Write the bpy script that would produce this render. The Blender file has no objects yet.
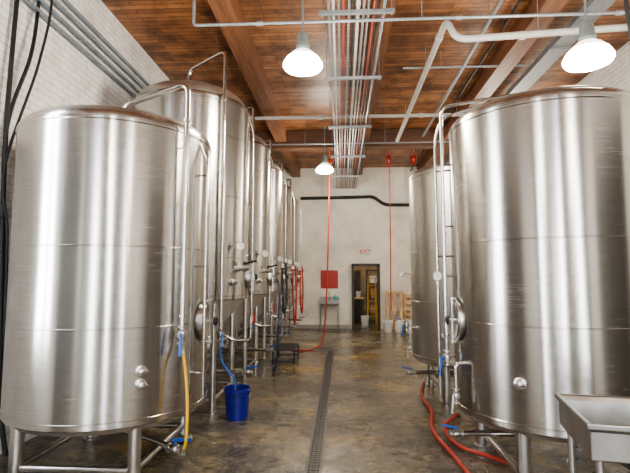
import bpy, math, random
from mathutils import Vector, Matrix
random.seed(7)
C=bpy.context.scene.collection
# ------------------------------------------------------------------ materials
def newmat(name):
    m=bpy.data.materials.new(name); m.use_nodes=True
    nt=m.node_tree; b=nt.nodes['Principled BSDF']
    return m,nt,b
def N(nt,t,**k):
    n=nt.nodes.new(t)
    for a,v in k.items(): setattr(n,a,v)
    return n
def simple(name,col,rough=.5,metal=0,noise=0.12,scale=8,bump=0.0,emit=None,estr=0,coat=0):
    m,nt,b=newmat(name)
    tc=N(nt,'ShaderNodeTexCoord'); no=N(nt,'ShaderNodeTexNoise'); no.inputs['Scale'].default_value=scale; no.inputs['Detail'].default_value=5
    nt.links.new(tc.outputs['Object'],no.inputs['Vector'])
    cr=N(nt,'ShaderNodeValToRGB')
    c0=[max(0,c*(1-noise)) for c in col]; c1=[min(1,c*(1+noise)) for c in col]
    cr.color_ramp.elements[0].position=.3; cr.color_ramp.elements[1].position=.7
    cr.color_ramp.elements[0].color=(*c0,1); cr.color_ramp.elements[1].color=(*c1,1)
    nt.links.new(no.outputs['Fac'],cr.inputs['Fac']); nt.links.new(cr.outputs['Color'],b.inputs['Base Color'])
    b.inputs['Roughness'].default_value=rough; b.inputs['Metallic'].default_value=metal
    if coat: b.inputs['Coat Weight'].default_value=coat
    if bump:
        bp=N(nt,'ShaderNodeBump'); bp.inputs['Strength'].default_value=bump; bp.inputs['Distance'].default_value=.01
        nt.links.new(no.outputs['Fac'],bp.inputs['Height']); nt.links.new(bp.outputs['Normal'],b.inputs['Normal'])
    if emit:
        b.inputs['Emission Color'].default_value=(*emit,1); b.inputs['Emission Strength'].default_value=estr
    return m
def brushed(name,col,rough,aniso,wave=.24,ws=3.4):
    m,nt,b=newmat(name); L=nt.links.new
    tc=N(nt,'ShaderNodeTexCoord')
    mp=N(nt,'ShaderNodeMapping'); mp.inputs['Scale'].default_value=(3,3,260)
    L(tc.outputs['Object'],mp.inputs['Vector'])
    no=N(nt,'ShaderNodeTexNoise'); no.inputs['Scale'].default_value=1.6; no.inputs['Detail'].default_value=4
    L(mp.outputs['Vector'],no.inputs['Vector'])
    no2=N(nt,'ShaderNodeTexNoise'); no2.inputs['Scale'].default_value=1.3; no2.inputs['Detail'].default_value=3
    L(tc.outputs['Object'],no2.inputs['Vector'])
    mx=N(nt,'ShaderNodeMath',operation='MULTIPLY_ADD'); mx.inputs[1].default_value=.7; L(no.outputs['Fac'],mx.inputs[0])
    m2=N(nt,'ShaderNodeMath',operation='MULTIPLY'); m2.inputs[1].default_value=.3; L(no2.outputs['Fac'],m2.inputs[0]); L(m2.outputs[0],mx.inputs[2])
    cr=N(nt,'ShaderNodeValToRGB'); cr.color_ramp.elements[0].position=.34; cr.color_ramp.elements[1].position=.66
    cr.color_ramp.elements[0].color=(*[c*.80 for c in col],1); cr.color_ramp.elements[1].color=(*[min(1,c*1.14) for c in col],1)
    L(mx.outputs[0],cr.inputs['Fac']); L(cr.outputs['Color'],b.inputs['Base Color'])
    mr=N(nt,'ShaderNodeMapRange'); mr.inputs['From Min'].default_value=.3; mr.inputs['From Max'].default_value=.7
    mr.inputs['To Min'].default_value=rough-.02; mr.inputs['To Max'].default_value=rough+.03
    L(mx.outputs[0],mr.inputs['Value']); L(mr.outputs[0],b.inputs['Roughness'])
    b.inputs['Metallic'].default_value=1
    b.inputs['Anisotropic'].default_value=aniso
    b.inputs['Anisotropic Rotation'].default_value=.25
    tg=N(nt,'ShaderNodeTangent',direction_type='RADIAL',axis='Z'); L(tg.outputs[0],b.inputs['Tangent'])
    mpw=N(nt,'ShaderNodeMapping'); mpw.inputs['Scale'].default_value=(ws,ws,.06); L(tc.outputs['Object'],mpw.inputs['Vector'])
    nw=N(nt,'ShaderNodeTexNoise'); nw.inputs['Scale'].default_value=1.0; nw.inputs['Detail'].default_value=1.5; L(mpw.outputs['Vector'],nw.inputs['Vector'])
    bw=N(nt,'ShaderNodeBump'); bw.inputs['Strength'].default_value=wave; bw.inputs['Distance'].default_value=.05
    L(nw.outputs['Fac'],bw.inputs['Height'])
    bp=N(nt,'ShaderNodeBump'); bp.inputs['Strength'].default_value=.02; bp.inputs['Distance'].default_value=.001
    L(no.outputs['Fac'],bp.inputs['Height']); L(bw.outputs['Normal'],bp.inputs['Normal']); L(bp.outputs['Normal'],b.inputs['Normal'])
    return m
STEEL=brushed('brushed_steel',(.52,.50,.47),.25,.84)
STEEL2=brushed('soft_brushed_steel',(.66,.64,.61),.38,.5,.12)  # lighter copy of the tank steel; brightness put into the rear tank's colour
CONE=brushed('cone_steel',(.76,.74,.71),.42,.2,.05); CONE.node_tree.nodes['Principled BSDF'].inputs['Metallic'].default_value=.7
DOME=brushed('dome_steel',(.56,.54,.52),.42,.2,.1)
PIPE=simple('polished_pipe',(.58,.56,.53),.18,1,.08,20)
SATIN=simple('satin_steel',(.54,.52,.50),.30,1,.12,12,.05)
SINKM=simple('sink_steel',(.40,.39,.38),.30,1,.2,7,.05)
GALV=simple('galvanised_conduit',(.34,.36,.38),.42,.5,.15,25)
BGREY=simple('blue_grey_conduit',(.26,.31,.36),.42,.4,.15,25)
WHITEP=simple('white_painted_pipe',(.58,.57,.54),.45,0,.08,6)
BLACK=simple('black_rubber',(.018,.018,.02),.5,0,.2,10)
BLUE=simple('blue_plastic',(.012,.014,.22),.35,0,.12,6)
BLUEH=simple('blue_handle',(.02,.10,.42),.4,0,.1,6)
DBLUE=simple('dark_blue_hose',(.02,.035,.09),.4,0,.1,6)
RED=simple('red_rubber',(.38,.035,.022),.45,0,.2,8)
REDP=simple('red_paint',(.44,.035,.03),.45,0,.08,5)
REDD=simple('faded_red_conduit',(.30,.06,.045),.5,0,.15,9)
YEL=simple('yellow_hose',(.72,.42,.02),.4,0,.12,9)
WOODL=simple('pale_wood',(.66,.46,.26),.6,0,.25,10,.2)
WHITEPL=simple('white_plastic',(.78,.77,.73),.4,0,.05,5)
DARKF=simple('dark_frame',(.05,.04,.03),.5,0,.2,6)
CARD=simple('cardboard',(.42,.27,.14),.8,0,.12,6)
GREENG=simple('lamp_housing_green',(.26,.30,.28),.4,.2,.1,6)
SHADEG=simple('prismatic_shade',(.75,.8,.72),.25,0,.1,30,0,(1.0,.95,.80),2.2)
LENS=simple('glowing_lens',(1,.95,.8),.3,0,.0,5,0,(1.0,.93,.78),60)
GLOW=simple('tube_glow',(1,.9,.7),.3,0,.0,5,0,(1.0,.80,.52),48)
SKY=simple('window_glass',(.9,.95,1),.1,0,.0,5,0,(.90,.95,1.0),17)
GRATE=simple('drain_grate',(.085,.08,.075),.4,.6,.35,40,.3)
DSAT=simple('dull_steel',(.33,.33,.33),.45,.8,.15,12)
def floor_mat():
    m,nt,b=newmat('stained_concrete'); L=nt.links.new
    tc=N(nt,'ShaderNodeTexCoord')
    def noise(s,d,r=.6,dist=0):
        n=N(nt,'ShaderNodeTexNoise'); n.inputs['Scale'].default_value=s; n.inputs['Detail'].default_value=d; n.inputs['Roughness'].default_value=r; n.inputs['Distortion'].default_value=dist
        L(tc.outputs['Object'],n.inputs['Vector']); return n
    a=noise(.8,8,.70); c=noise(9,9,.78); f=noise(75,5,.8); w=noise(1.1,6,.6)
    cr=N(nt,'ShaderNodeValToRGB'); e=cr.color_ramp.elements
    e[0].position=.37; e[0].color=(.050,.046,.042,1); e[1].position=.66; e[1].color=(.34,.225,.065,1)
    x=e.new(.47); x.color=(.110,.100,.086,1); x=e.new(.56); x.color=(.175,.145,.098,1)
    L(a.outputs['Fac'],cr.inputs['Fac'])
    cr2=N(nt,'ShaderNodeValToRGB'); e=cr2.color_ramp.elements
    e[0].position=.38; e[0].color=(.36,.355,.35,1); e[1].position=.62; e[1].color=(1.55,1.52,1.46,1)
    L(c.outputs['Fac'],cr2.inputs['Fac'])
    mx=N(nt,'ShaderNodeMix',data_type='RGBA',blend_type='MULTIPLY'); mx.inputs[0].default_value=1
    L(cr.outputs['Color'],mx.inputs[6]); L(cr2.outputs['Color'],mx.inputs[7])
    cr3=N(nt,'ShaderNodeValToRGB'); e=cr3.color_ramp.elements
    e[0].position=.38; e[0].color=(.30,.30,.30,1); e[1].position=.62; e[1].color=(1.85,1.82,1.75,1)
    L(f.outputs['Fac'],cr3.inputs['Fac'])
    mx2=N(nt,'ShaderNodeMix',data_type='RGBA',blend_type='MULTIPLY'); mx2.inputs[0].default_value=.9
    L(mx.outputs[2],mx2.inputs[6]); L(cr3.outputs['Color'],mx2.inputs[7])
    L(mx2.outputs[2],b.inputs['Base Color'])
    mr=N(nt,'ShaderNodeMapRange'); mr.inputs['From Min'].default_value=.44; mr.inputs['From Max'].default_value=.60
    mr.inputs['To Min'].default_value=.09; mr.inputs['To Max'].default_value=.42
    L(w.outputs['Fac'],mr.inputs['Value']); L(mr.outputs[0],b.inputs['Roughness'])
    bp=N(nt,'ShaderNodeBump'); bp.inputs['Strength'].default_value=.40; bp.inputs['Distance'].default_value=.01
    L(c.outputs['Fac'],bp.inputs['Height']); 
    b2=N(nt,'ShaderNodeBump'); b2.inputs['Strength'].default_value=.30; b2.inputs['Distance'].default_value=.004
    L(f.outputs['Fac'],b2.inputs['Height']); L(bp.outputs['Normal'],b2.inputs['Normal']); L(b2.outputs['Normal'],b.inputs['Normal'])
    return m
def brickmat(name,swz,c1,c2,mort,w,h,ms,rough,bump,grime=.15,rb=0,gs=2.2):
    m,nt,b=newmat(name); L=nt.links.new
    tc=N(nt,'ShaderNodeTexCoord'); sp=N(nt,'ShaderNodeSeparateXYZ'); cb=N(nt,'ShaderNodeCombineXYZ')
    L(tc.outputs['Object'],sp.inputs[0]); L(sp.outputs[swz[0]],cb.inputs[0]); L(sp.outputs[swz[1]],cb.inputs[1])
    br=N(nt,'ShaderNodeTexBrick'); L(cb.outputs[0],br.inputs['Vector'])
    br.inputs['Scale'].default_value=1; br.inputs['Brick Width'].default_value=w; br.inputs['Row Height'].default_value=h
    br.inputs['Mortar Size'].default_value=ms; br.inputs['Mortar Smooth'].default_value=.3
    br.inputs['Color1'].default_value=(*c1,1); br.inputs['Color2'].default_value=(*c2,1); br.inputs['Mortar'].default_value=(*mort,1)
    no=N(nt,'ShaderNodeTexNoise'); no.inputs['Scale'].default_value=gs; no.inputs['Detail'].default_value=8; no.inputs['Roughness'].default_value=.65; L(tc.outputs['Object'],no.inputs['Vector'])
    cr=N(nt,'ShaderNodeValToRGB'); cr.color_ramp.elements[0].position=.35; cr.color_ramp.elements[1].position=.6
    g=1-grime*2; cr.color_ramp.elements[0].color=(g,g*.98,g*.94,1); cr.color_ramp.elements[1].color=(1.05,1.05,1.05,1)
    L(no.outputs['Fac'],cr.inputs['Fac'])
    mx=N(nt,'ShaderNodeMix',data_type='RGBA',blend_type='MULTIPLY'); mx.inputs[0].default_value=1
    L(br.outputs['Color'],mx.inputs[6]); L(cr.outputs['Color'],mx.inputs[7]); L(mx.outputs[2],b.inputs['Base Color'])
    b.inputs['Roughness'].default_value=rough
    bp=N(nt,'ShaderNodeBump'); bp.inputs['Strength'].default_value=bump; bp.inputs['Distance'].default_value=.01; bp.invert=True
    L(br.outputs['Fac'],bp.inputs['Height']); last=bp
    if rb:
        n3=N(nt,'ShaderNodeTexNoise'); n3.inputs['Scale'].default_value=22; n3.inputs['Detail'].default_value=6; L(tc.outputs['Object'],n3.inputs['Vector'])
        b2=N(nt,'ShaderNodeBump'); b2.inputs['Strength'].default_value=rb; b2.inputs['Distance'].default_value=.02
        L(n3.outputs['Fac'],b2.inputs['Height']); L(bp.outputs['Normal'],b2.inputs['Normal']); last=b2
    L(last.outputs['Normal'],b.inputs['Normal'])
    return m
FLOOR=floor_mat()
BRICKL=brickmat('white_brick_side',(1,2),(.95,.945,.93),(.90,.89,.875),(.70,.69,.67),.22,.08,.007,.7,.7,.06,.8,4.5)
PLASTER=brickmat('white_back_wall',(0,2),(.90,.86,.77),(.88,.84,.75),(.85,.81,.72),.4,.2,.004,.75,.1,.09,0,1.3)
FRONTW=brickmat('dim_front_wall',(0,2),(.13,.12,.11),(.11,.10,.09),(.1,.1,.1),.4,.2,.004,.75,.1,.1)  # unseen wall, coloured dark to put contrast into the tank reflections
PLANK=brickmat('ceiling_planks',(0,1),(.50,.225,.095),(.25,.10,.045),(.07,.032,.018),1.7,.10,.006,.45,.4,.32,0,2.6)
def beam_mat(name,sc,c0,c1):
    m,nt,b=newmat(name); L=nt.links.new
    tc=N(nt,'ShaderNodeTexCoord'); mp=N(nt,'ShaderNodeMapping'); mp.inputs['Scale'].default_value=sc; L(tc.outputs['Object'],mp.inputs[0])
    no=N(nt,'ShaderNodeTexNoise'); no.inputs['Scale'].default_value=2; no.inputs['Detail'].default_value=6; L(mp.outputs[0],no.inputs['Vector'])
    cr=N(nt,'ShaderNodeValToRGB'); cr.color_ramp.elements[0].color=(*c0,1); cr.color_ramp.elements[1].color=(*c1,1)
    cr.color_ramp.elements[0].position=.3; cr.color_ramp.elements[1].position=.7
    L(no.outputs['Fac'],cr.inputs['Fac']); L(cr.outputs['Color'],b.inputs['Base Color']); b.inputs['Roughness'].default_value=.5
    return m
BEAM=beam_mat('brown_beam',(12,.8,12),(.15,.062,.032),(.29,.13,.068))
GIRD=beam_mat('dark_girder',(.8,12,12),(.09,.045,.028),(.16,.08,.045))
# ------------------------------------------------------------------ mesh tools
def fillet(pts,r,n=5):
    pts=[Vector(p) for p in pts]; out=[pts[0]]
    for i in range(1,len(pts)-1):
        a,p,c=pts[i-1],pts[i],pts[i+1]
        t=min(r,(a-p).length*.49,(c-p).length*.49)
        s=p+(a-p).normalized()*t; e=p+(c-p).normalized()*t
        for k in range(n+1):
            u=k/n; out.append(s*(1-u)**2+p*2*u*(1-u)+e*u*u)
    out.append(pts[-1]); return out
def spline(pts,n=8):
    p=[Vector(q) for q in pts]; p=[p[0]*2-p[1]]+p+[p[-1]*2-p[-2]]; out=[]
    for i in range(1,len(p)-2):
        for k in range(n):
            t=k/n
            out.append(.5*((2*p[i])+(p[i+1]-p[i-1])*t+(2*p[i-1]-5*p[i]+4*p[i+1]-p[i+2])*t*t+(3*p[i]-p[i-1]-3*p[i+1]+p[i+2])*t**3))
    out.append(p[-2]); return out
def frame(pos,direction,up=(0,0,1)):
    z=Vector(direction).normalized(); u=Vector(up)
    if abs(z.dot(u))>.99: u=Vector((1,0,0))
    x=u.cross(z).normalized(); y=z.cross(x)
    M=Matrix((x,y,z)).transposed().to_4x4(); M.translation=Vector(pos); return M
class MB:
    def __init__(s): s.v=[]; s.f=[]; s.mi=[]; s.cur=0
    def add(s,vs,fs,M=None):
        o=len(s.v)
        for p in vs:
            p=Vector(p); s.v.append(M@p if M else p)
        for f in fs: s.f.append([i+o for i in f]); s.mi.append(s.cur)
        return s
    def lathe(s,prof,seg=32,M=None):
        vs=[];fs=[];rings=[]
        for r,z in prof:
            if r<1e-6: rings.append([len(vs)]); vs.append((0,0,z))
            else:
                rings.append(list(range(len(vs),len(vs)+seg)))
                vs+=[(r*math.cos(2*math.pi*i/seg),r*math.sin(2*math.pi*i/seg),z) for i in range(seg)]
        for a,b in zip(rings[:-1],rings[1:]):
            if len(a)==1 and len(b)==1: continue
            for i in range(seg):
                j=(i+1)%seg
                if len(a)==1: fs.append((a[0],b[j],b[i]))
                elif len(b)==1: fs.append((a[i],a[j],b[0]))
                else: fs.append((a[i],a[j],b[j],b[i]))
        return s.add(vs,fs,M)
    def cyl(s,r,z0,z1,seg=24,M=None,b=.0):
        if b: return s.lathe([(0,z0),(r-b,z0),(r,z0+b),(r,z1-b),(r-b,z1),(0,z1)],seg,M)
        return s.lathe([(0,z0),(r,z0),(r,z1),(0,z1)],seg,M)
    def tube(s,pts,r,seg=12,closed=False):
        pts=[Vector(p) for p in pts]; n=len(pts); vs=[];fs=[]
        t=(pts[1]-pts[0]).normalized(); u=Vector((0,0,1)) if abs(t.z)<.9 else Vector((1,0,0))
        x=u.cross(t).normalized()
        for i,p in enumerate(pts):
            if closed: t=(pts[(i+1)%n]-pts[i-1]).normalized()
            else: t=(pts[min(i+1,n-1)]-pts[max(i-1,0)]).normalized()
            x=(x-t*x.dot(t)).normalized(); y=t.cross(x)
            vs+=[p+(x*math.cos(2*math.pi*k/seg)+y*math.sin(2*math.pi*k/seg))*r for k in range(seg)]
        for i in range(n if closed else n-1):
            a=i*seg; b=((i+1)%n)*seg
            for k in range(seg):
                l=(k+1)%seg; fs.append((a+k,a+l,b+l,b+k))
        if not closed:
            fs.append(list(range(seg))[::-1]); fs.append([(n-1)*seg+k for k in range(seg)])
        return s.add(vs,fs)
    def box(s,c,d,M=None,bev=0):
        x,y,z=[q/2 for q in d]; cx,cy,cz=c
        vs=[(cx+a*x,cy+b*y,cz+e*z) for a in(-1,1) for b in(-1,1) for e in(-1,1)]
        return s.add(vs,[(0,1,3,2),(4,6,7,5),(0,4,5,1),(2,3,7,6),(0,2,6,4),(1,5,7,3)],M)
    def obj(s,name,mats,parent=None,loc=None,ang=35,smooth=True,bevel=0,**props):
        me=bpy.data.meshes.new(name); me.from_pydata([tuple(v) for v in s.v],[],s.f); me.update()
        if not isinstance(mats,(list,tuple)): mats=[mats]
        for m in mats: me.materials.append(m)
        for p,i in zip(me.polygons,s.mi): p.material_index=i
        if smooth:
            me.shade_smooth()
            me.set_sharp_from_angle(angle=math.radians(ang))
        o=bpy.data.objects.new(name,me); C.objects.link(o)
        if bevel:
            b=o.modifiers.new('bevel','BEVEL'); b.width=bevel; b.segments=2; b.limit_method='ANGLE'
        if loc: o.location=loc
        if parent: o.parent=parent
        for k,v in props.items(): o[k]=v
        return o
def empty(name,loc,label,category,group=None):
    e=bpy.data.objects.new(name,None); e.empty_display_size=.2; C.objects.link(e); e.location=loc
    e['label']=label; e['category']=category
    if group: e['group']=group
    return e
def copy_tree(o,parent=None,skip=()):
    n=o.copy(); C.objects.link(n)
    if parent is not None: n.parent=parent
    for c in list(o.children):
        if c.name.split('.')[0] in skip: continue
        copy_tree(c,n)
    return n
def ab(a,b): # box from corners
    return [(p+q)/2 for p,q in zip(a,b)],[abs(q-p) for p,q in zip(a,b)]
# ------------------------------------------------------------------ room
XL,XR,YF,YB,H=-3.1,4.4,-3.5,15.2,5.2
def struct(name,a,b,mat,cut=None):
    c,d=ab(a,b); m=MB(); m.box((0,0,0),d); o=m.obj(name,mat,loc=c,smooth=False); o['kind']='structure'; return o
DX0,DX1,DY0,DY1=-.315,-.165,3.98,10.6
m=MB(); 
for a,b in (((XL-.2,YF-3,-.2),(DX0,18.5,0)),((DX1,YF-3,-.2),(XR+.2,18.5,0)),((DX0,YF-3,-.2),(DX1,DY0,0)),((DX0,DY1,-.2),(DX1,18.5,0)),((DX0,DY0,-.2),(DX1,DY1,-.05))):
    c,d=ab(a,b); m.box(c,d)
fl=m.obj('floor',FLOOR,smooth=False); fl['kind']='structure'
struct('wall_right',(XR,YF,0),(XR+.2,18.5,H),BRICKL)
WY0,WY1,WZ0,WZ1=2.3,3.0,1.0,4.2
m=MB()
for a,b in (((XL-.2,YF,0),(XL,WY0,H)),((XL-.2,WY1,0),(XL,18.5,H)),((XL-.2,WY0,0),(XL,WY1,WZ0)),((XL-.2,WY0,WZ1),(XL,WY1,H))):
    c,d=ab(a,b); m.box(c,d)
o=m.obj('wall_left',BRICKL,smooth=False); o['kind']='structure'
m=MB(); m.box((XL-.12,(WY0+WY1)/2,(WZ0+WZ1)/2),(.02,WY1-WY0,WZ1-WZ0)); 
o=m.obj('window_1',SKY,smooth=False); o['kind']='structure'
m=MB()
for y in (WY0+.02,(WY0+WY1)/2,WY1-.02): m.box((XL-.06,y,(WZ0+WZ1)/2),(.06,.04,WZ1-WZ0))
for k in range(5): m.box((XL-.06,(WY0+WY1)/2,WZ0+.02+.79*k),(.06,WY1-WY0,.04))
o=m.obj('trim_9',DARKF,smooth=False); o['kind']='structure'
DL,DR,DH=.34,1.22,2.02
m=MB()
for a,b in (((XL,YB,0),(DL,YB+.2,H)),((DR,YB,0),(XR,YB+.2,H)),((DL,YB,DH),(DR,YB+.2,H))):
    c,d=ab(a,b); m.box(c,d)
o=m.obj('wall_back',PLASTER,smooth=False); o['kind']='structure'
m=MB()
m.box((DL+.03,YB,DH/2),(.08,.26,DH)); m.box((DR-.03,YB,DH/2),(.08,.26,DH)); m.box(((DL+DR)/2,YB,DH),(DR-DL+.02,.26,.08))
o=m.obj('door_1',DARKF,smooth=False); o['kind']='structure'
struct('door_2',(XL,-.6,0),(XL+.05,1.9,3.6),DARKF)  # unseen dark panel added so the tanks reflect dark bands
struct('door_3',(XR-.05,-.4,0),(XR,2.6,3.6),DARKF)  # matching unseen panel on the right wall, added for dark reflections
m=MB(); m.box((0,0,0),(3.9,.1,2.8)); o=m.obj('wall_far',simple('far_wall_ochre',(.45,.34,.21),.7,0,.35,3),loc=(.6,18.3,1.4),smooth=False); o['kind']='structure'
m=MB(); m.box((0,0,0),(3.9,3.0,.1)); o=m.obj('ceiling_far',PLASTER,loc=(.6,16.9,2.75),smooth=False); o['kind']='structure'
m=MB()
OP=((-2.2,-1.6),(.3,.9),(2.9,3.4)); xs=[XL]+[q for p in OP for q in p]+[XR]
for k in range(0,len(xs),2):
    c,d=ab((xs[k],YF-.2,0),(xs[k+1],YF,H)); m.box(c,d)
for p in OP:
    c,d=ab((p[0],YF-.2,3.8),(p[1],YF,H)); m.box(c,d)
o=m.obj('wall_front',FRONTW,smooth=False); o['kind']='structure'
for k,p in enumerate(OP):
    m=MB(); m.box(((p[0]+p[1])/2,YF-.12,2.0),(p[1]-p[0],.02,3.6)); o=m.obj('window_%d'%(k+2),SKY,smooth=False); o['kind']='structure'  # unseen glowing strips added, kept narrow to streak the steel reflections
m=MB(); m.box((0,0,0),(XR-XL+.4,YB-YF+3.3,.12)); o=m.obj('ceiling',PLANK,loc=((XL+XR)/2,(YF+YB+3.1)/2,H+.06),smooth=False); o['kind']='structure'
i=1
for x in (-1.45,.55,2.6):
    o=struct('trim_%d'%i,(x-.13,YF,H-.3),(x+.13,YB,H),BEAM); i+=1
for y in (11.3,3.0):
    o=struct('trim_%d'%i,(XL,y-.15,H-.45),(XR,y+.15,H-.02),GIRD); i+=1
o=struct('baseboard_back',(XL,YB-.03,0),(DL-.05,YB,.12),simple('grey_base',(.34,.32,.29),.6)); 
m=MB()
for x in (DX0+.012,DX1-.012): m.box((x,(DY0+DY1)/2,-.008),(.024,DY1-DY0,.022))
for x in (DX0+.05,DX1-.05): m.box((x,(DY0+DY1)/2,-.012),(.008,DY1-DY0,.018))
y=DY0+.02
while y<DY1: m.box(((DX0+DX1)/2,y,-.011),(DX1-DX0-.025,.03,.02)); y+=.055
o=m.obj('drain_grate',GRATE,smooth=False,label='long worn slotted trench drain grate set in the concrete floor',category='drain')

# ------------------------------------------------------------------ tanks
def polar(r,deg,z): a=math.radians(deg); return Vector((r*math.cos(a),r*math.sin(a),z))
def valve(parent,pos,direc,handle=BLUEH,s=1.0,hd=(0,0,1)):
    M=frame(pos,direc)
    m=MB(); m.lathe([(0,-.06*s),(.03*s,-.06*s),(.03*s,-.048*s),(.017*s,-.045*s),(.017*s,-.03*s),(.028*s,-.022*s),(.032*s,0),(.028*s,.022*s),(.017*s,.03*s),(.017*s,.045*s),(.03*s,.048*s),(.03*s,.06*s),(0,.06*s)],16,M)
    v=m.obj('valve',SATIN,parent)
    hv=Vector(hd); hv=(hv-Vector(direc).normalized()*hv.dot(Vector(direc).normalized())).normalized()
    p=Vector(pos)
    m=MB(); m.tube([p+hv*.02*s,p+hv*.055*s],.008*s,8)
    e=Vector(direc).normalized()
    m.tube(fillet([p+hv*.05*s-e*.015*s,p+hv*.06*s+e*.05*s,p+hv*.075*s+e*.13*s],.03*s),.0105*s,8)
    m.obj('handle',handle,v)
    return v
def gauge(parent,pos,direc,s=1.0):
    M=frame(pos,direc)@Matrix.Scale(s,4)
    m=MB(); m.lathe([(0,-.02),(.045,-.02),(.05,-.015),(.05,.012),(.044,.012),(.044,.006)],24,M); g=m.obj('gauge',SATIN,parent)
    m=MB(); m.lathe([(0,.008),(.044,.008)],24,M); m.obj('dial',WHITEPL,g)
    m=MB(); m.box((.008,.008,.011),(.003,.05,.002),M@Matrix.Rotation(.7,4,'Z')); m.obj('needle',BLACK,g)
def manway(parent,R,deg,z,s=1.0,zs=.75):
    # slightly oval (taller than wide) hatch with a bar clamp and one screw knob
    M=frame(polar(R-.015,deg,z),polar(1,deg,0))@Matrix.Diagonal((.86,1.08,zs,1))
    m=MB(); m.lathe([(.16*s,0),(.175*s,.0),(.175*s,.05),(.205*s,.055),(.205*s,.07),(.16*s,.07)],36,M)
    w=m.obj('manway',SATIN,parent)
    m=MB(); m.lathe([(0,.045),(.10*s,.05),(.155*s,.062),(.165*s,.075),(.175*s,.08),(.178*s,.072),(.0,.04)],36,M)
    d=m.obj('manway_door',PIPE,w)
    m=MB()
    m.box((0,0,.11),(.036,.44*s,.024),M); m.cyl(.013,.05,.15,12,M)
    for sy in(-1,1): m.cyl(.014,.05,.13,10,M@Matrix.Translation((0,sy*.205*s,0)))
    m.obj('clamp_arm',SATIN,d)
    m=MB(); m.lathe([(0,.15),(.03,.15),(.036,.16),(.036,.18),(.028,.19),(0,.19)],16,M); m.tube([M@Vector((-.05,0,.17)),M@Vector((.05,0,.17))],.009,8)
    m.obj('knob',BLACK,d)
def port(parent,R,deg,z,s=1.0):
    M=frame(polar(R-.01,deg,z),polar(1,deg,0))
    m=MB(); m.lathe([(0,0),(.045*s,0),(.045*s,.012),(.02*s,.02),(.02*s,.04),(.032*s,.043),(.036*s,.05),(.036*s,.065),(.03*s,.07),(.012*s,.073),(.012*s,.085),(0,.085)],20,M)
    p=m.obj('port',SATIN,parent)
    m=MB(); m.box((.04*s,0,.057),(.02*s,.014,.012),M); m.tube([M@Vector((.045*s,0,.057)),M@Vector((.045*s,.0,.09))],.006,8); m.box((.045*s,0,.09),(.03*s,.01,.01),M)
    m.obj('clamp',PIPE,p)
def tank(name,loc,R,z0,z1,dome,cone,conr,legs_deg,label,category='tank',group=None,seg=96,lr=.05,legr=None,brace=(.14,)):
    e=empty(name,loc,label,category,group)
    bands=[z0+(z1-z0)*t for t in ((.30,.56) if z1-z0<2.55 else (.2,.5,.8))]
    pr=[(R-.03,z0-.015),(R-.008,z0-.01),(R,z0),(R,z0+.035),(R+.004,z0+.038),(R+.004,z0+.044),(R,z0+.047)]
    for b in bands: pr+=[(R,b-.006),(R+.004,b-.003),(R+.004,b+.003),(R,b+.006)]
    pr+=[(R,z1-.085),(R+.007,z1-.078),(R+.007,z1-.062),(R,z1-.056)]
    rs=.065
    for k in range(7):
        t=k/6*math.radians(75); pr.append((R-rs+rs*math.cos(t),z1-.052+rs*math.sin(t)))
    m=MB(); m.lathe(pr,seg); m.obj('shell',STEEL,e)
    r0,zz0=pr[-1]
    m=MB(); pts=[]
    for k in range(9):
        t=k/8*math.pi/2; pts.append((r0*math.cos(t),zz0+dome*math.sin(t)))
    pts[-1]=(0,pts[-1][1])
    m.lathe(pts,seg); m.obj('dome',DOME,e)
    m=MB(); m.lathe([(0,z0-cone),(conr,z0-cone),(conr+.01,z0-cone+.01),(R-.06,z0-.05),(R-.03,z0-.012)],seg); m.obj('cone',CONE if cone>.4 else DOME,e)
    legr=legr or R*.88
    feet=[]
    for d in legs_deg:
        p=polar(legr,d,0); top=z0-.01 if cone<.4 else z0+.02
        m=MB(); m.tube([p+Vector((0,0,.02)),p+Vector((0,0,top))],lr,20); 
        m.lathe([(0,0),(lr*1.5,0),(lr*1.5,.012),(lr*.6,.02),(lr*.6,.05),(0,.05)],20,Matrix.Translation(p))
        m.lathe([(lr+.004,.07),(lr+.008,.075),(lr+.008,.10),(lr,.105)],20,Matrix.Translation(p))
        m.obj('leg',SATIN,e); feet.append(p)
    for zb in brace:
        for a,b in zip(feet,feet[1:]+feet[:1]):
            m=MB(); m.tube([a+Vector((0,0,zb)),b+Vector((0,0,zb))],lr*.55,12); m.obj('brace',SATIN,e)
    return e
def cleaning_pipe(e,R,deg,z_top_in,z_dome,z_top,z_bot,r=.022,inner=.25,clamps=(),off=.075,turn=None):
    a=polar(inner,deg if turn is None else turn,z_dome); b=Vector((a.x,a.y,z_top_in)); c=polar(R+off,deg,z_top); d=polar(R+off,deg,z_bot)
    m=MB(); m.tube(fillet([a,b,c,d],.10,7),r,14)
    for z in clamps:
        m.lathe([(r,-.012),(r+.012,-.010),(r+.012,.010),(r,.012)],16,Matrix.Translation(polar(R+off,deg,z)))
    m.lathe([(r,-.0),(r+.02,.0),(r+.02,.02),(r,.022)],16,Matrix.Translation(a))
    for z in (z_bot+.25,(z_bot+z_top)/2,z_top-.55):
        m.tube([polar(R-.005,deg,z),polar(R+off,deg,z)],.008,8)
    return m.obj('cleaning_pipe',PIPE,e)

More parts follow.
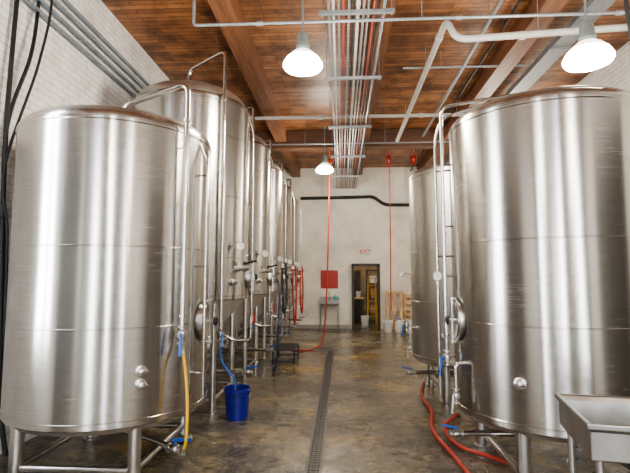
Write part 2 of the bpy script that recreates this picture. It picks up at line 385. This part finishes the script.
T1=tank('brite_tank',(-2.05,4.2,0),.825,.50,2.90,.12,.13,.1,(-50,-130,130,50),'squat brushed stainless beer tank on pipe legs by brick wall')
cleaning_pipe(T1,.825,-30,3.06,2.93,3.23,1.2,clamps=(1.3,2.2,2.9),inner=.45,turn=-62)
m=MB(); m.tube(fillet([polar(.90,-12,.62),polar(.90,-12,2.6),polar(.78,-12,2.88)],.08),.010,12)
for z in (.8,1.7,2.5): m.tube([polar(.80,-12,z),polar(.90,-12,z)],.008,8)
m.obj('sight_tube',PIPE,T1)
manway(T1,.825,-2,1.22,.8)
port(T1,.825,-50,.90,.9); port(T1,.825,-50,.80,.9)
valve(T1,polar(.90,-30,1.15),(0,0,-1),BLUEH,1.2,polar(1,-80,0))
m=MB(); m.tube(fillet([(0,0,.38),(0,0,.28),(.45,-.25,.28),(.68,-.38,.26)],.08),.022,14); m.obj('outlet_pipe',PIPE,T1)
valve(T1,(.73,-.41,.255),(1,-.55,0),BLUEH,1.3)
m=MB(); m.lathe([(0,2.96),(.05,2.96),(.05,2.99),(.03,3.0),(.03,3.06),(.045,3.07),(.04,3.1),(0,3.11)],20,Matrix.Translation((-.2,-.1,0))); m.obj('pressure_relief_valve',BLACK,T1)

F=tank('fermenter',(-2.04,6.2,0),.79,1.34,3.90,.28,.80,.06,(-45,-135,135,45),'tall brushed stainless conical fermenter with dome top and pipework',group='row of conical fermenters',seg=80,lr=.038,brace=(.14,))
cleaning_pipe(F,.79,-45,4.34,4.10,4.44,1.0,r=.022,inner=.30,clamps=(1.1,1.9,2.9,3.8),turn=-80)
m=MB(); m.tube(fillet([polar(.85,5,1.35),polar(.85,5,3.6),polar(.76,5,3.90)],.08),.012,12)
for z in (1.9,2.6,3.4): m.tube([polar(.78,5,z),polar(.85,5,z)],.008,8)
m.obj('sight_tube',PIPE,F)
m=MB(); m.tube(fillet([(0,0,.56),(0,0,.40),(.70,-.10,.40),(.80,-.11,.40)],.1),.028,14)
m.obj('outlet_pipe',PIPE,F)
m=MB(); m.tube(fillet([polar(.40,5,.9),polar(.62,5,.78),polar(.84,5,.78),polar(.84,5,.98)],.06),.018,12); m.obj('racking_pipe',PIPE,F)
valve(F,(.84,-.12,.40),(1,-.1,0),BLUEH,1.1)
valve(F,polar(.84,5,1.02),(0,0,1),REDP,1.1,polar(1,-30,0))
valve(F,polar(.865,-45,.94),(0,0,-1),BLUEH,1.1,polar(1,-60,0))
manway(F,.79,8,1.62,.8)
port(F,.79,-30,1.55); port(F,.79,-60,1.9)
valve(F,polar(.86,-18,1.72),polar(1,-18,0),BLACK,1.3)
m=MB(); m.tube([polar(.78,-28,2.0),polar(.87,-28,2.0)],.012,8); m.obj('gauge_stem',SATIN,F)
gauge(F,polar(.89,-28,2.0),polar(1,-60,0),1.1)
for k,y in enumerate((8.1,10.0,11.9,13.85)):
    n=copy_tree(F); n.location=(-2.04,y,0)

RR=.79
R1=tank('brite_tank',(1.79,4.23,0),RR,.49,3.0,.10,.14,.1,(-50,-130,130,50),'brushed stainless steel beer tank standing beside steel sink',group='pair of brite tanks')
e=R1
cleaning_pipe(e,RR,176,3.14,3.06,3.18,.95,r=.016,clamps=(1.1,2.0,2.85),inner=.40,turn=235)
m=MB(); m.tube(fillet([polar(.45,200,3.05),polar(.47,200,3.14),polar(.86,170,3.10),polar(.92,168,2.90),polar(.92,168,.55)],.1),.013,12)
for z in (.9,1.8,2.6): m.tube([polar(.78,168,z),polar(.92,168,z)],.008,8)
m.obj('sight_tube',PIPE,e)
manway(e,RR,184,1.24,.82,.6)
port(e,RR,232,.83); 
valve(e,polar(.865,176,.90),(0,0,-1),BLUEH,1.1,polar(1,210,0))
m=MB(); m.tube(fillet([polar(.78,194,.90),polar(.88,194,.90),polar(.88,194,.68)],.05),.015,12); m.obj('sample_pipe',PIPE,e)
valve(e,polar(.88,194,.64),(0,0,-1),SATIN,1.0,polar(1,230,0))
m=MB(); m.tube([polar(.78,172,1.62),polar(.90,172,1.62)],.012,8); m.obj('gauge_stem',SATIN,e)
gauge(e,polar(.92,172,1.62),polar(1,240,0),.9)
m=MB(); m.tube(fillet([(0,0,.38),(0,0,.28),(-.60,.0,.28),(-.78,-.02,.28)],.08),.025,14); m.obj('outlet_pipe',PIPE,e)
valve(e,(-.82,-.03,.28),(-1,-.1,0),BLUEH,1.0)
m=MB(); m.lathe([(0,3.06),(.05,3.06),(.05,3.10),(.03,3.11),(.03,3.17),(0,3.18)],20,Matrix.Translation((-.05,-.25,0))); m.obj('pressure_relief_valve',SATIN,e)
R2=copy_tree(R1,None,('cleaning_pipe','sight_tube','manway')); R2.location=(1.79,6.8,0); R2['label']='brushed stainless steel beer tank next to its twin'
R2.scale=(1,1,1.03)
for c in R2.children:
    if c.name.startswith('shell'):
        c.data=c.data.copy(); c.data.materials[0]=STEEL2

# ------------------------------------------------------------------ pendant lamps
def lamp(x,y,z):
    e=empty('pendant_lamp',(x,y,z),'industrial pendant lamp with small grey-green housing and glowing glass bowl','lamp','industrial pendant lamps')
    m=MB(); m.tube([(0,0,.34),(0,0,H-z)],.012,10); m.cyl(.06,H-z-.03,H-z,16); m.obj('stem',GALV,e)
    m=MB(); m.lathe([(0,.36),(.04,.36),(.06,.33),(.065,.24),(.075,.23),(.075,.19),(.065,.18),(.06,.15),(0,.15)],24); m.obj('housing',GREENG,e)
    m=MB(); m.lathe([(.055,.17),(.085,.155),(.13,.12),(.17,.075),(.175,.07),(.165,.07),(.12,.115),(.08,.145),(.055,.155)],36); m.obj('lamp_shade',SHADEG,e)
    m=MB(); m.lathe([(.0,.07),(.16,.07),(.187,.05),(.208,.01),(.21,-.01),(.195,-.035),(.15,-.055),(.08,-.066),(0,-.07)],36); m.obj('lens',LENS,e)
    l=bpy.data.lights.new('lamp_light','POINT'); l.energy=84; l.color=(1,.90,.76); l.shadow_soft_size=.2  # point fill added below the lens to brighten the room
    lo=bpy.data.objects.new('lamp_light',l); C.objects.link(lo); lo.location=(x,y,z-.3)
for p in ((-.40,4.85,3.87),(2.25,4.25,3.58),(-.38,11.0,4.15),(3.5,10.5,4.15),(-.4,-1.4,3.88),(2.4,-1.4,3.88)): lamp(*p)  # last three are unseen pendants, added for extra light

# ------------------------------------------------------------------ conduits
specs=[(-.12,.014,GALV),(-.07,.016,WHITEP),(-.01,.012,GALV),(.04,.017,REDD),(.10,.014,GALV),(.15,.011,BLACK),(.20,.019,WHITEP),(.26,.014,GALV),(.31,.012,GALV),(.37,.014,REDD),(.42,.012,BLACK),(.48,.017,GALV)]
for x,r,mt in specs:
    zz=4.501+r
    m=MB(); m.tube([(0,YF,0),(0,YB,0)],r,10)
    for y in range(-2,15,3): m.lathe([(r,-.03),(r+.006,-.03),(r+.006,.03),(r,.03)],10,frame((0,y+.4+x*2,0),(0,1,0)))
    m.obj('conduit',mt,loc=(x,0,zz),label=('faded red' if mt is REDD else 'white' if mt is WHITEP else 'black' if mt is BLACK else 'grey galvanised')+' straight conduit pipe on ceiling hangers',category='pipe',group='bundle of ceiling conduits')
for y in (1.5,4.9,6.6,8.8,11.0,13.2):
    e=empty('conduit_hanger',(.18,y,4.48),'galvanised strut hanger carrying the conduit bundle','bracket','strut hangers')
    m=MB(); m.box((0,0,0),(.82,.04,.04)); m.obj('strut',GALV,e,smooth=False)
    for s in(-1,1):
        m=MB(); m.tube([(s*.38,0,-.04),(s*.38,0,H-4.48-(.0))],.006,8); m.cyl(.014,-.035,-.02,6,Matrix.Translation((s*.38,0,0))); m.obj('rod',GALV,e)
def pipe(name,pts,r,mat,label,rods=(),bend=.12,seg=14,cat='pipe',group=None,couple=()):
    pts=[Vector(p) for p in pts]; o0=pts[0].copy(); pts=[p-o0 for p in pts]
    if rods:
        e=empty(name,o0,label,cat,group)
        m=MB(); m.tube(fillet(pts,bend,6),r,seg)
        for c,d in couple: m.lathe([(r,-.04),(r+.01,-.035),(r+.01,.035),(r,.04)],seg,frame(Vector(c)-o0,d))
        m.obj('pipe_run',mat,e)
        for q in rods:
            q=Vector(q); top=q.copy(); top.z=H
            m=MB(); m.tube([q-o0,top-o0],.006,8); m.obj('hanger_rod',GALV,e)
        return e
    m=MB(); m.tube(fillet(pts,bend,6),r,seg)
    for c,d in couple: m.lathe([(r,-.04),(r+.01,-.035),(r+.01,.035),(r,.04)],seg,frame(Vector(c)-o0,d))
    o=m.obj(name,mat,loc=o0,label=label,category=cat)
    if group: o['group']=group
    return o
pipe('ceiling_pipe',[(-1.65,5.0,H),(-1.65,5.0,4.44),(XR,5.0,4.44)],.018,GALV,'thin grey pipe crossing under the ceiling on rods',rods=((.9,5.0,4.44),(3.4,5.0,4.44)),bend=.05,couple=(((-.9,5,4.44),(1,0,0)),((1.3,5,4.44),(1,0,0)),((3,5,4.44),(1,0,0))))
pipe('drain_pipe',[(1.34,11.0,4.84),(1.34,5.75,4.84),(1.42,5.6,4.50),(XR,5.6,4.64)],.042,WHITEP,'white painted pipe with an elbow under the ceiling',rods=((1.34,9.5,4.84),(1.34,7.2,4.84),(2.4,5.6,4.54)),bend=.15,couple=(((1.34,6.2,4.84),(0,1,0)),((2.2,5.6,4.53),(1,0,0.05))))
pipe('ceiling_pipe',[(XL,9.2,4.82),(XR,9.2,4.82)],.034,WHITEP,'long white pipe crossing below the ceiling beams',rods=((-1.0,9.2,4.82),(.8,9.2,4.82),(2.3,9.2,4.82)),couple=(((-.4,9.2,4.82),(1,0,0)),((1.6,9.2,4.82),(1,0,0))))
pipe('ceiling_pipe',[(1.95,YF,4.95),(1.95,11.0,4.95)],.026,GALV,'grey pipe running along the ceiling beam',rods=((1.95,6.0,4.95),(1.95,9.0,4.95)))
pipe('ceiling_pipe',[(XL,10.4,4.62),(XR,10.4,4.62)],.016,GALV,'thin grey conduit crossing below the ceiling beams',rods=((-.8,10.4,4.62),(1.0,10.4,4.62)))
pipe('ceiling_pipe',[(1.0,7.3,4.93),(2.9,7.3,4.93)],.018,GALV,'thin grey pipe crossing beside the white elbow pipe',rods=((1.6,7.3,4.93),(2.85,7.3,4.93)))
pipe('ceiling_pipe',[(2.25,YF,5.05),(2.25,15.1,5.05)],.02,BLACK,'thin black pipe running along the ceiling',rods=((2.25,6.0,5.05),))
pipe('wall_pipe',[(-1.3,YB-.12,4.18),(.2,YB-.12,4.2),(1.05,YB-.12,4.22),(1.4,YB-.12,3.95),(2.6,YB-.12,3.93)],.05,BLACK,'thick black pipe with stepped bend along white wall',rods=((-.6,YB-.12,4.18),(2.1,YB-.12,3.94)),bend=.14)
e=empty('cable_tray',(3.12,6.0,4.86),'broad grey steel cable tray hung below the ceiling','cable tray')
m=MB(); m.box((0,0,0),(.24,15.0,.012)); m.box((-.12,0,.04),(.012,15.0,.09)); m.box((.12,0,.04),(.012,15.0,.09)); m.obj('tray',GALV,e,smooth=False)
for y in (-5,-2.2,.6,3.4,6.2):
    m=MB(); m.box((0,y,-.02),(.32,.04,.03)); m.tube([(-.145,y,-.02),(-.145,y,H-4.86)],.006,8); m.tube([(.145,y,-.02),(.145,y,H-4.86)],.006,8); m.obj('hanger',GALV,e,smooth=False)
for k in range(4):
    z=4.30+.125*k
    pipe('wall_conduit',[(XL+.05,YF,z),(XL+.05,YB-.02,z)],.024,BGREY,'blue-grey conduit clipped along white brick wall',group='conduits along the brick wall')
for P,r in (([(-3.05,4.42,H),(-3.06,4.40,4.4),(-3.0,4.24,3.75),(-3.07,4.06,2.87),(-3.07,4.17,1.4),(-3.07,4.25,.3)],.018),([(-3.06,4.14,H),(-3.06,4.09,4.23),(-3.03,4.01,2.95),(-3.07,4.10,1.8),(-3.06,4.18,.5),(-3.0,4.2,.02)],.022),([(-3.0,4.20,H),(-2.90,4.36,4.5),(-2.94,4.28,3.7),(-3.0,3.98,2.6),(-3.0,4.06,2.0),(-3.0,4.1,1.0)],.013)):
    o0=Vector(P[0]); m=MB(); m.tube([p-o0 for p in spline(P)],r,10)
    m.obj('black_cable',BLACK,loc=o0,label='black cable hanging loosely down the white brick wall',category='cable',group='black wall cables')
P=[(2.86,4.6,H),(2.84,4.62,4.4),(2.90,4.65,3.7),(2.84,4.7,3.0),(2.86,4.75,1.5),(2.85,4.8,.05)]
o0=Vector(P[0]); m=MB(); m.tube([Vector(p)-o0 for p in spline(P)],.02,10)
m.obj('black_cable',BLACK,loc=o0,label='black cable hanging from the ceiling behind the tank',category='cable')
e=empty('junction_box',(XL+.0,4.36,2.15),'small grey junction box on the brick wall','electrical box')
m=MB(); m.box((.03,0,0),(.06,.1,.18)); m.obj('body',GALV,e,smooth=False,bevel=.008)
m=MB(); m.box((.065,0,0),(.012,.09,.16)); m.obj('lid',SATIN,e,smooth=False)

# ------------------------------------------------------------------ hose reels and hoses
def hose(name,pts,r,mat,label,category='hose',group=None,ends=True,n=8):
    P=spline(pts,n); o0=Vector(pts[0]); m=MB(); m.tube([p-o0 for p in P],r,12)
    o=m.obj(name,mat,loc=o0,label=label,category=category)
    if group: o['group']=group
    if ends:
        for p,q in ((P[-1],P[-2]),(P[0],P[1])):
            d=(p-q).normalized(); mm=MB()
            mm.lathe([(0,-.05),(r*1.25,-.05),(r*1.25,.0),(r*1.5,.003),(r*1.5,.02),(0,.02)],14,frame(p-o0,d)); mm.obj('fitting',SATIN,o)
    return o
def reel(x,y,z,s=.65):
    e=empty('hose_reel',(x,y,z),'red hose reel mounted under the ceiling','hose reel','red hose reels')
    M=frame((0,0,0),(1,0,0))@Matrix.Scale(s,4)
    m=MB(); m.lathe([(0,-.09),(.2,-.09),(.2,-.075),(.09,-.07),(.09,.07),(.2,.075),(.2,.09),(0,.09)],28,M); m.obj('drum',REDD,e)
    m=MB(); m.lathe([(.09,-.065),(.165,-.06),(.165,.06),(.09,.065)],28,M); m.obj('hose_coil',RED,e)
    m=MB(); m.box((0,0,.26*s),(.24*s,.08*s,.02)); m.box((-.11*s,0,.12*s),(.015,.06,.3*s)); m.box((.11*s,0,.12*s),(.015,.06,.3*s)); m.tube([(0,0,.26*s),(0,0,H-z)],.02,10); m.obj('bracket',REDD,e,smooth=False)
reel(-.28,11.9,4.55,.6); reel(1.22,11.9,4.6); reel(1.85,11.9,4.6)
hose('air_hose',[(-.28,11.78,4.5),(-.30,11.6,3.2),(-.34,11.3,1.4),(-.42,11.0,.25),(-.62,10.7,.03),(-.95,10.5,.02),(-1.15,10.9,.02)],.018,RED,'long red hose hanging from ceiling reel onto the floor')
hose('air_hose',[(1.22,11.76,4.55),(1.23,11.75,3.0),(1.22,11.75,1.4),(1.22,11.75,.75)],.014,RED,'red hose hanging straight down from ceiling reel')
hose('floor_hose',[(1.24,7.4,.03),(1.08,6.6,.03),(1.06,5.8,.03),(.94,5.1,.03),(.99,4.4,.03),(1.04,3.8,.03),(1.14,3.1,.03),(1.02,2.4,.03)],.020,RED,'thick red hose lying on the floor beside tank','hose','red floor hoses')
hose('floor_hose',[(1.36,5.75,.03),(1.22,5.5,.03),(1.10,5.25,.03),(1.06,4.9,.03),(1.12,4.6,.03),(1.3,4.4,.03),(1.5,4.1,.03),(1.6,3.7,.03)],.018,RED,'short red hose loop running under the tank','hose','red floor hoses')
hose('transfer_hose',[(-1.265,3.75,1.04),(-1.22,3.70,.88),(-1.185,3.66,.62),(-1.185,3.65,.38),(-1.225,3.715,.255)],.012,YEL,'yellow hose linking upper and lower valves of squat tank')
hose('sample_hose',[(-1.43,5.59,.84),(-1.40,5.52,.66),(-1.30,5.48,.52),(-1.23,5.45,.46),(-1.21,5.44,.30)],.012,BLUEH,'thin blue hose draining into the blue bucket')
for k,(x,y,s,mt,nm) in enumerate(((-1.06,10.9,0,RED,'red'),(-1.06,12.8,.1,RED,'red'),(-1.08,9.15,.35,BLACK,'black'))):
    hose('hanging_hose',[(x,y,1.95),(x+.03,y-.05,1.3),(x+.02,y-.1,.70+s),(x+.0,y-.18,.60+s),(x-.02,y-.25,1.1),(x-.04,y-.2,1.85)],.020,mt,nm+' hose looped over fermenter pipework','hose','hoses hung on fermenters')
hose('black_hose',[(-1.12,7.92,1.62),(-1.03,7.85,1.45),(-1.03,7.75,.9),(-1.06,7.8,.3),(-1.12,7.9,.05),(-1.2,8.5,.03)],.016,DBLUE,'dark blue hose hanging from fermenter valve')
hose('black_hose',[(-3.0,3.2,.03),(-2.6,3.45,.03),(-2.2,3.3,.03),(-1.9,3.6,.03),(-1.7,4.3,.03),(-1.5,4.7,.03)],.025,BLACK,'black hose lying under the squat tank')

# ------------------------------------------------------------------ buckets
def bucket(loc,mat,label,s=1.0,group=None):
    e=empty('bucket',loc,label,'bucket',group)
    m=MB(); m.lathe([(0,0),(.125*s,0),(.13*s,.006),(.150*s,.33*s),(.162*s,.332*s),(.162*s,.345*s),(.150*s,.348*s),(.152*s,.365*s),(.145*s,.365*s),(.125*s,.02),(0,.015)],36)
    for z in (.29,.31): m.lathe([(.147*s,z*s-.004),(.158*s,z*s-.003),(.158*s,z*s+.003),(.148*s,z*s+.004)],36)
    m.obj('body',mat,e)
    m=MB(); m.tube([(.158*s*math.cos(t),.02-.06*math.sin(t),(.30*s)-.13*s*math.sin(t)) for t in [math.pi*k/14 for k in range(15)]],.004,8)
    m.obj('handle',SATIN,e); return e
bucket((-1.20,5.50,0),BLUE,'blue plastic bucket catching hose beside the fermenter',.96)
bucket((1.38,14.3,0),WHITEPL,'white plastic bucket beside the upright pallet',.95,'white buckets')
bucket((2.02,14.0,0),WHITEPL,'white plastic bucket beside the upright pallet',1,'white buckets')

# ------------------------------------------------------------------ pallets upright against back wall
def pallet(x,y,w,h,label,vert=False):
    e=empty('wooden_pallet',(x,y,0),label,'pallet','pale wooden pallets')
    e.rotation_euler=(math.radians(-6),0,0)
    if vert:
        n=int(w/.14)
        for k in range(n):
            m=MB(); m.box((-w/2+.05+(w-.1)/(n-1)*k,-.05,h/2),(.09,.02,h)); m.obj('slat',WOODL,e,smooth=False)
        for q in(.06,h/2,h-.06):
            m=MB(); m.box((0,0,q),(w,.08,.05)); m.obj('stringer',WOODL,e,smooth=False)
    else:
        n=int(h/.17)
        for k in range(n):
            m=MB(); m.box((0,-.05,.08+(h-.14)/(n-1)*k),(w,.02,.11)); m.obj('slat',WOODL,e,smooth=False)
        for q in(-w/2+.03,0,w/2-.03):
            m=MB(); m.box((q,0,h/2),(.05,.08,h)); m.obj('stringer',WOODL,e,smooth=False)
pallet(1.66,15.0,.55,1.2,'pale wooden pallet standing upright against white wall',True)
pallet(2.22,15.0,.5,1.1,'pale wooden pallet standing upright beside a narrower one')
pallet(1.98,14.62,.42,.7,'small pale wooden pallet leaning on larger ones',True)
e=empty('cardboard_box',(2.6,14.6,0),'brown cardboard box beside pallet','box'); m=MB(); m.box((0,0,.2),(.4,.4,.4)); m.obj('body',CARD,e,smooth=False,bevel=.005)
m=MB(); m.box((-.1,0,.405),(.19,.4,.006)); m.box((.1,0,.405),(.19,.4,.006)); m.obj('flap',CARD,e,smooth=False)
def jug(x,y,label):
    e=empty('plastic_jug',(x,y,0),label,'jug','white plastic jugs')
    m=MB(); m.lathe([(0,0),(.12,0),(.13,.02),(.13,.26),(.11,.31),(.045,.35),(.045,.37),(0,.37)],24); m.obj('body',WHITEPL,e)
    m=MB(); m.lathe([(0,.37),(.05,.37),(.05,.41),(0,.41)],20); m.obj('cap',BLUEH,e)
    m=MB(); m.tube(fillet([(.09,0,.31),(.14,0,.36),(.13,0,.26)],.03),.012,8); m.obj('handle',WHITEPL,e)
jug(1.72,14.3,'white plastic chemical jug with blue cap beside pallet')

# ------------------------------------------------------------------ hand sink and red panel, exit sign
e=empty('hand_sink',(-.38,14.9,0),'small stainless hand sink on legs against the wall','sink')
for x in(-.27,.27):
    for y in (-.2,.2):
        m=MB(); m.tube([(x,y,0),(x,y,.80)],.016,10); m.obj('leg',SATIN,e)
m=MB(); m.box((0,-.23,.86),(.62,.02,.14)); m.box((0,.24,.90),(.62,.02,.22)); m.box((-.3,0,.86),(.02,.5,.14)); m.box((.3,0,.86),(.02,.5,.14)); m.box((0,0,.80),(.62,.48,.02)); m.obj('basin',DSAT,e,smooth=False,bevel=.004)
m=MB(); m.tube(fillet([(0,.18,.8),(0,.18,1.16),(0,.0,1.16),(0,.0,1.06)],.06),.012,10); m.obj('faucet',PIPE,e)
m=MB(); m.lathe([(0,.80),(.05,.80),(.05,1.02),(.02,1.05),(.02,1.08),(0,1.08)],16,Matrix.Translation((.2,.1,0))); m.obj('soap_bottle',simple('teal_plastic',(.1,.5,.45),.3),e)
e=empty('red_panel',(-.38,YB,1.56),'square red board fixed to the white wall','sign')
m=MB(); m.box((0,-.012,0),(.56,.024,.58)); m.obj('board',REDP,e,smooth=False,bevel=.004)
m=MB()
for sx in(-.25,.25):
    for sz in(-.26,.26): m.cyl(.01,0,.006,10,frame((sx,-.024,sz),(0,-1,0)))
m.obj('screws',SATIN,e)
e=empty('exit_sign',(.78,YB,2.45),'white exit sign with red letters above doorway','sign')
m=MB(); m.box((0,-.04,0),(.33,.08,.18)); m.obj('case',WHITEPL,e,smooth=False,bevel=.006)
cu=bpy.data.curves.new('t','FONT'); cu.body='EXIT'; cu.size=.16; cu.extrude=.002; cu.offset=.005; cu.align_x='CENTER'; cu.align_y='CENTER'
to=bpy.data.objects.new('t',cu); C.objects.link(to); bpy.context.view_layer.update()
me=bpy.data.meshes.new_from_object(to); bpy.data.objects.remove(to)
o=bpy.data.objects.new('lettering',me); C.objects.link(o); me.materials.clear(); me.materials.append(simple('red_letters',(.6,.01,.01),.4,0,0,5)); o.parent=e; o.location=(0,-.083,0); o.rotation_euler=(math.radians(90),0,0)

# ------------------------------------------------------------------ black step platform
e=empty('step_platform',(-1.08,9.3,0),'low black metal step frame on the floor by the fermenters','step')
m=MB()
for x in(-.2,.2):
    for y in (-.4,.4): m.tube([(x,y,0),(x,y,.26)],.016,8)
m.tube([(-.2,-.4,.05),(.2,-.4,.05)],.014,8); m.tube([(-.2,.4,.05),(.2,.4,.05)],.014,8); m.tube([(-.2,-.4,.05),(-.2,.4,.05)],.014,8); m.tube([(.2,-.4,.05),(.2,.4,.05)],.014,8)
m.obj('frame',BLACK,e)
m=MB()
for x in (-.2,.2): m.box((x,0,.265),(.03,.84,.02))
for k in range(9): m.box((0,-.4+.1*k,.265),(.40,.06,.018))
m.obj('tread',BLACK,e,smooth=False)

# ------------------------------------------------------------------ stainless sink (near)
SZ=.94; w,d=.74,.60
cx,cy=1.535,2.50
e=empty('utility_sink',(cx,cy,0),'stainless steel utility sink on legs beside wide tank','sink'); e.rotation_euler=(0,0,math.radians(-11))
def ring(w,d,z): return [(-w/2,-d/2,z),(w/2,-d/2,z),(w/2,d/2,z),(-w/2,d/2,z)]
R=[ring(w-.03,d-.03,SZ-.17),ring(w-.03,d-.03,SZ-.035),ring(w,d,SZ-.03),ring(w,d,SZ),ring(w-.045,d-.045,SZ),ring(w-.08,d-.08,SZ-.03),ring(w-.12,d-.12,SZ-.16)]
vs=[p for r in R for p in r]; fs=[]
for k in range(len(R)-1):
    for i in range(4):
        a=k*4+i; b=k*4+(i+1)%4; fs.append((a,b,b+4,a+4))
fs.append(tuple(range(24,28))); fs.append((3,2,1,0))
m=MB(); m.add(vs,fs); m.obj('basin',SINKM,e,smooth=False,bevel=.007)
for sx in(-1,1):
    for sy in(-1,1):
        px,py=sx*(w/2-.06),sy*(d/2-.06)
        mm=MB(); mm.tube([(px,py,.0),(px,py,SZ-.16)],.017,14); mm.lathe([(0,0),(.026,0),(.026,.03),(.018,.04)],14,Matrix.Translation((px,py,0))); mm.obj('leg',SATIN,e)
for sy in(-1,1):
    mm=MB(); mm.tube([(-(w/2-.06),sy*(d/2-.06),.25),((w/2-.06),sy*(d/2-.06),.25)],.011,10); mm.obj('brace',SATIN,e)
mm=MB(); mm.lathe([(0,SZ-.159),(.045,SZ-.159),(.045,SZ-.155),(.03,SZ-.156),(0,SZ-.157)],20); mm.tube([(0,0,SZ-.18),(0,0,.3)],.02,12); mm.obj('drain',PIPE,e)
e=empty('scrub_brush',(cx-.12,cy-.05,SZ-.158),'small white and yellow brush lying in the sink','brush')
mm=MB(); mm.box((0,0,.016),(.12,.04,.03)); mm.obj('bristles',simple('yellow_bristle',(.75,.65,.3),.7),e,smooth=False)
mm=MB(); mm.tube([(-.05,0,.036),(.17,.05,.046)],.01,8); mm.obj('handle',WHITEPL,e)

# ------------------------------------------------------------------ room beyond the doorway
e=empty('storage_shelf',(1.45,17.6,0),'dark storage shelf in the room beyond the doorway','shelf')
for x in(-.5,.5):
    for y in(-.2,.2):
        m=MB(); m.box((x,y,.95),(.04,.04,1.9)); m.obj('post',DARKF,e,smooth=False)
for z in(.3,.85,1.4,1.88):
    m=MB(); m.box((0,0,z),(1.04,.44,.03)); m.obj('shelf_board',DARKF,e,smooth=False)
for x,z,w,h,mt in ((1.2,.315,.3,.3,CARD),(1.2,.865,.25,.35,CARD),(1.55,.865,.3,.28,GREENG),(1.2,1.415,.3,.25,WHITEPL)):
    e=empty('storage_box',(x,17.55,z),'small storage box on shelf beyond doorway','box','boxes on the far shelf')
    m=MB(); m.box((0,0,h/2),(w,.3,h)); m.obj('body',mt,e,smooth=False,bevel=.01); m=MB(); m.box((0,0,h+.008),(w+.01,.31,.016)); m.obj('lid',mt,e,smooth=False)
e=empty('work_bench',(.55,17.2,0),'cluttered wooden work bench beyond the doorway','bench')
m=MB(); m.box((0,0,.88),(.5,.6,.05)); m.obj('top',WOODL,e,smooth=False,bevel=.005)
for x in(-.21,.21):
    for y in(-.26,.26):
        m=MB(); m.box((x,y,.43),(.05,.05,.86)); m.obj('leg',DARKF,e,smooth=False)
bucket((.62,17.15,.906),WHITEPL,'small white bucket standing on the bench',.6)
bucket((.80,16.2,0),WHITEPL,'white bucket on the floor beyond the doorway',.9)
e=empty('tall_cabinet',(.50,18.0,0),'tall dark cabinet standing beyond the doorway','cabinet')
m=MB(); m.box((0,0,.95),(.45,.4,1.9)); m.obj('body',simple('brown_cabinet',(.20,.10,.05),.5),e,smooth=False,bevel=.01)
m=MB(); m.box((0,-.21,.95),(.41,.02,1.8)); m.obj('door',DARKF,e,smooth=False)
e=empty('step_ladder',(1.08,16.9,0),'yellow folding step ladder beyond the doorway','ladder')
m=MB()
for x in(-.16,.16):
    m.tube([(x,-.25,0),(x*.8,0,1.6)],.018,8); m.tube([(x,.3,0),(x*.8,.03,1.6)],.014,8)
m.box((0,0,1.6),(.32,.12,.03)); m.obj('rails',YEL,e)
for k in range(1,6):
    m=MB(); t=k/6; m.box((0,-.25*(1-t),1.6*t),(.30,.07,.02)); m.obj('step',YEL,e,smooth=False)
e=empty('tube_light',(.7,16.6,2.7),'warm tube light on low ceiling beyond doorway','lamp')
m=MB(); m.box((0,0,-.02),(1.0,.14,.04)); m.obj('housing',WHITEPL,e,smooth=False); m=MB(); m.tube([(-.45,0,-.06),(.45,0,-.06)],.02,10); m.obj('tube',GLOW,e)

# ------------------------------------------------------------------ light
w=bpy.data.worlds.new('World'); bpy.context.scene.world=w; w.use_nodes=True
bg=w.node_tree.nodes['Background']; bg.inputs[0].default_value=(.75,.85,1,1); bg.inputs[1].default_value=1.0
vs=bpy.context.scene.view_settings
vs.exposure=0.32
try: vs.look='AgX - Medium High Contrast'
except Exception as ex: print(ex)
# ------------------------------------------------------------------ camera
cam=bpy.data.cameras.new('camera'); co=bpy.data.objects.new('camera',cam); C.objects.link(co)
cam.lens=26.9; cam.sensor_width=36; co.location=(0,0,1.6); co.rotation_euler=(math.radians(90+5.05),0,math.radians(3.17))
bpy.context.scene.camera=co
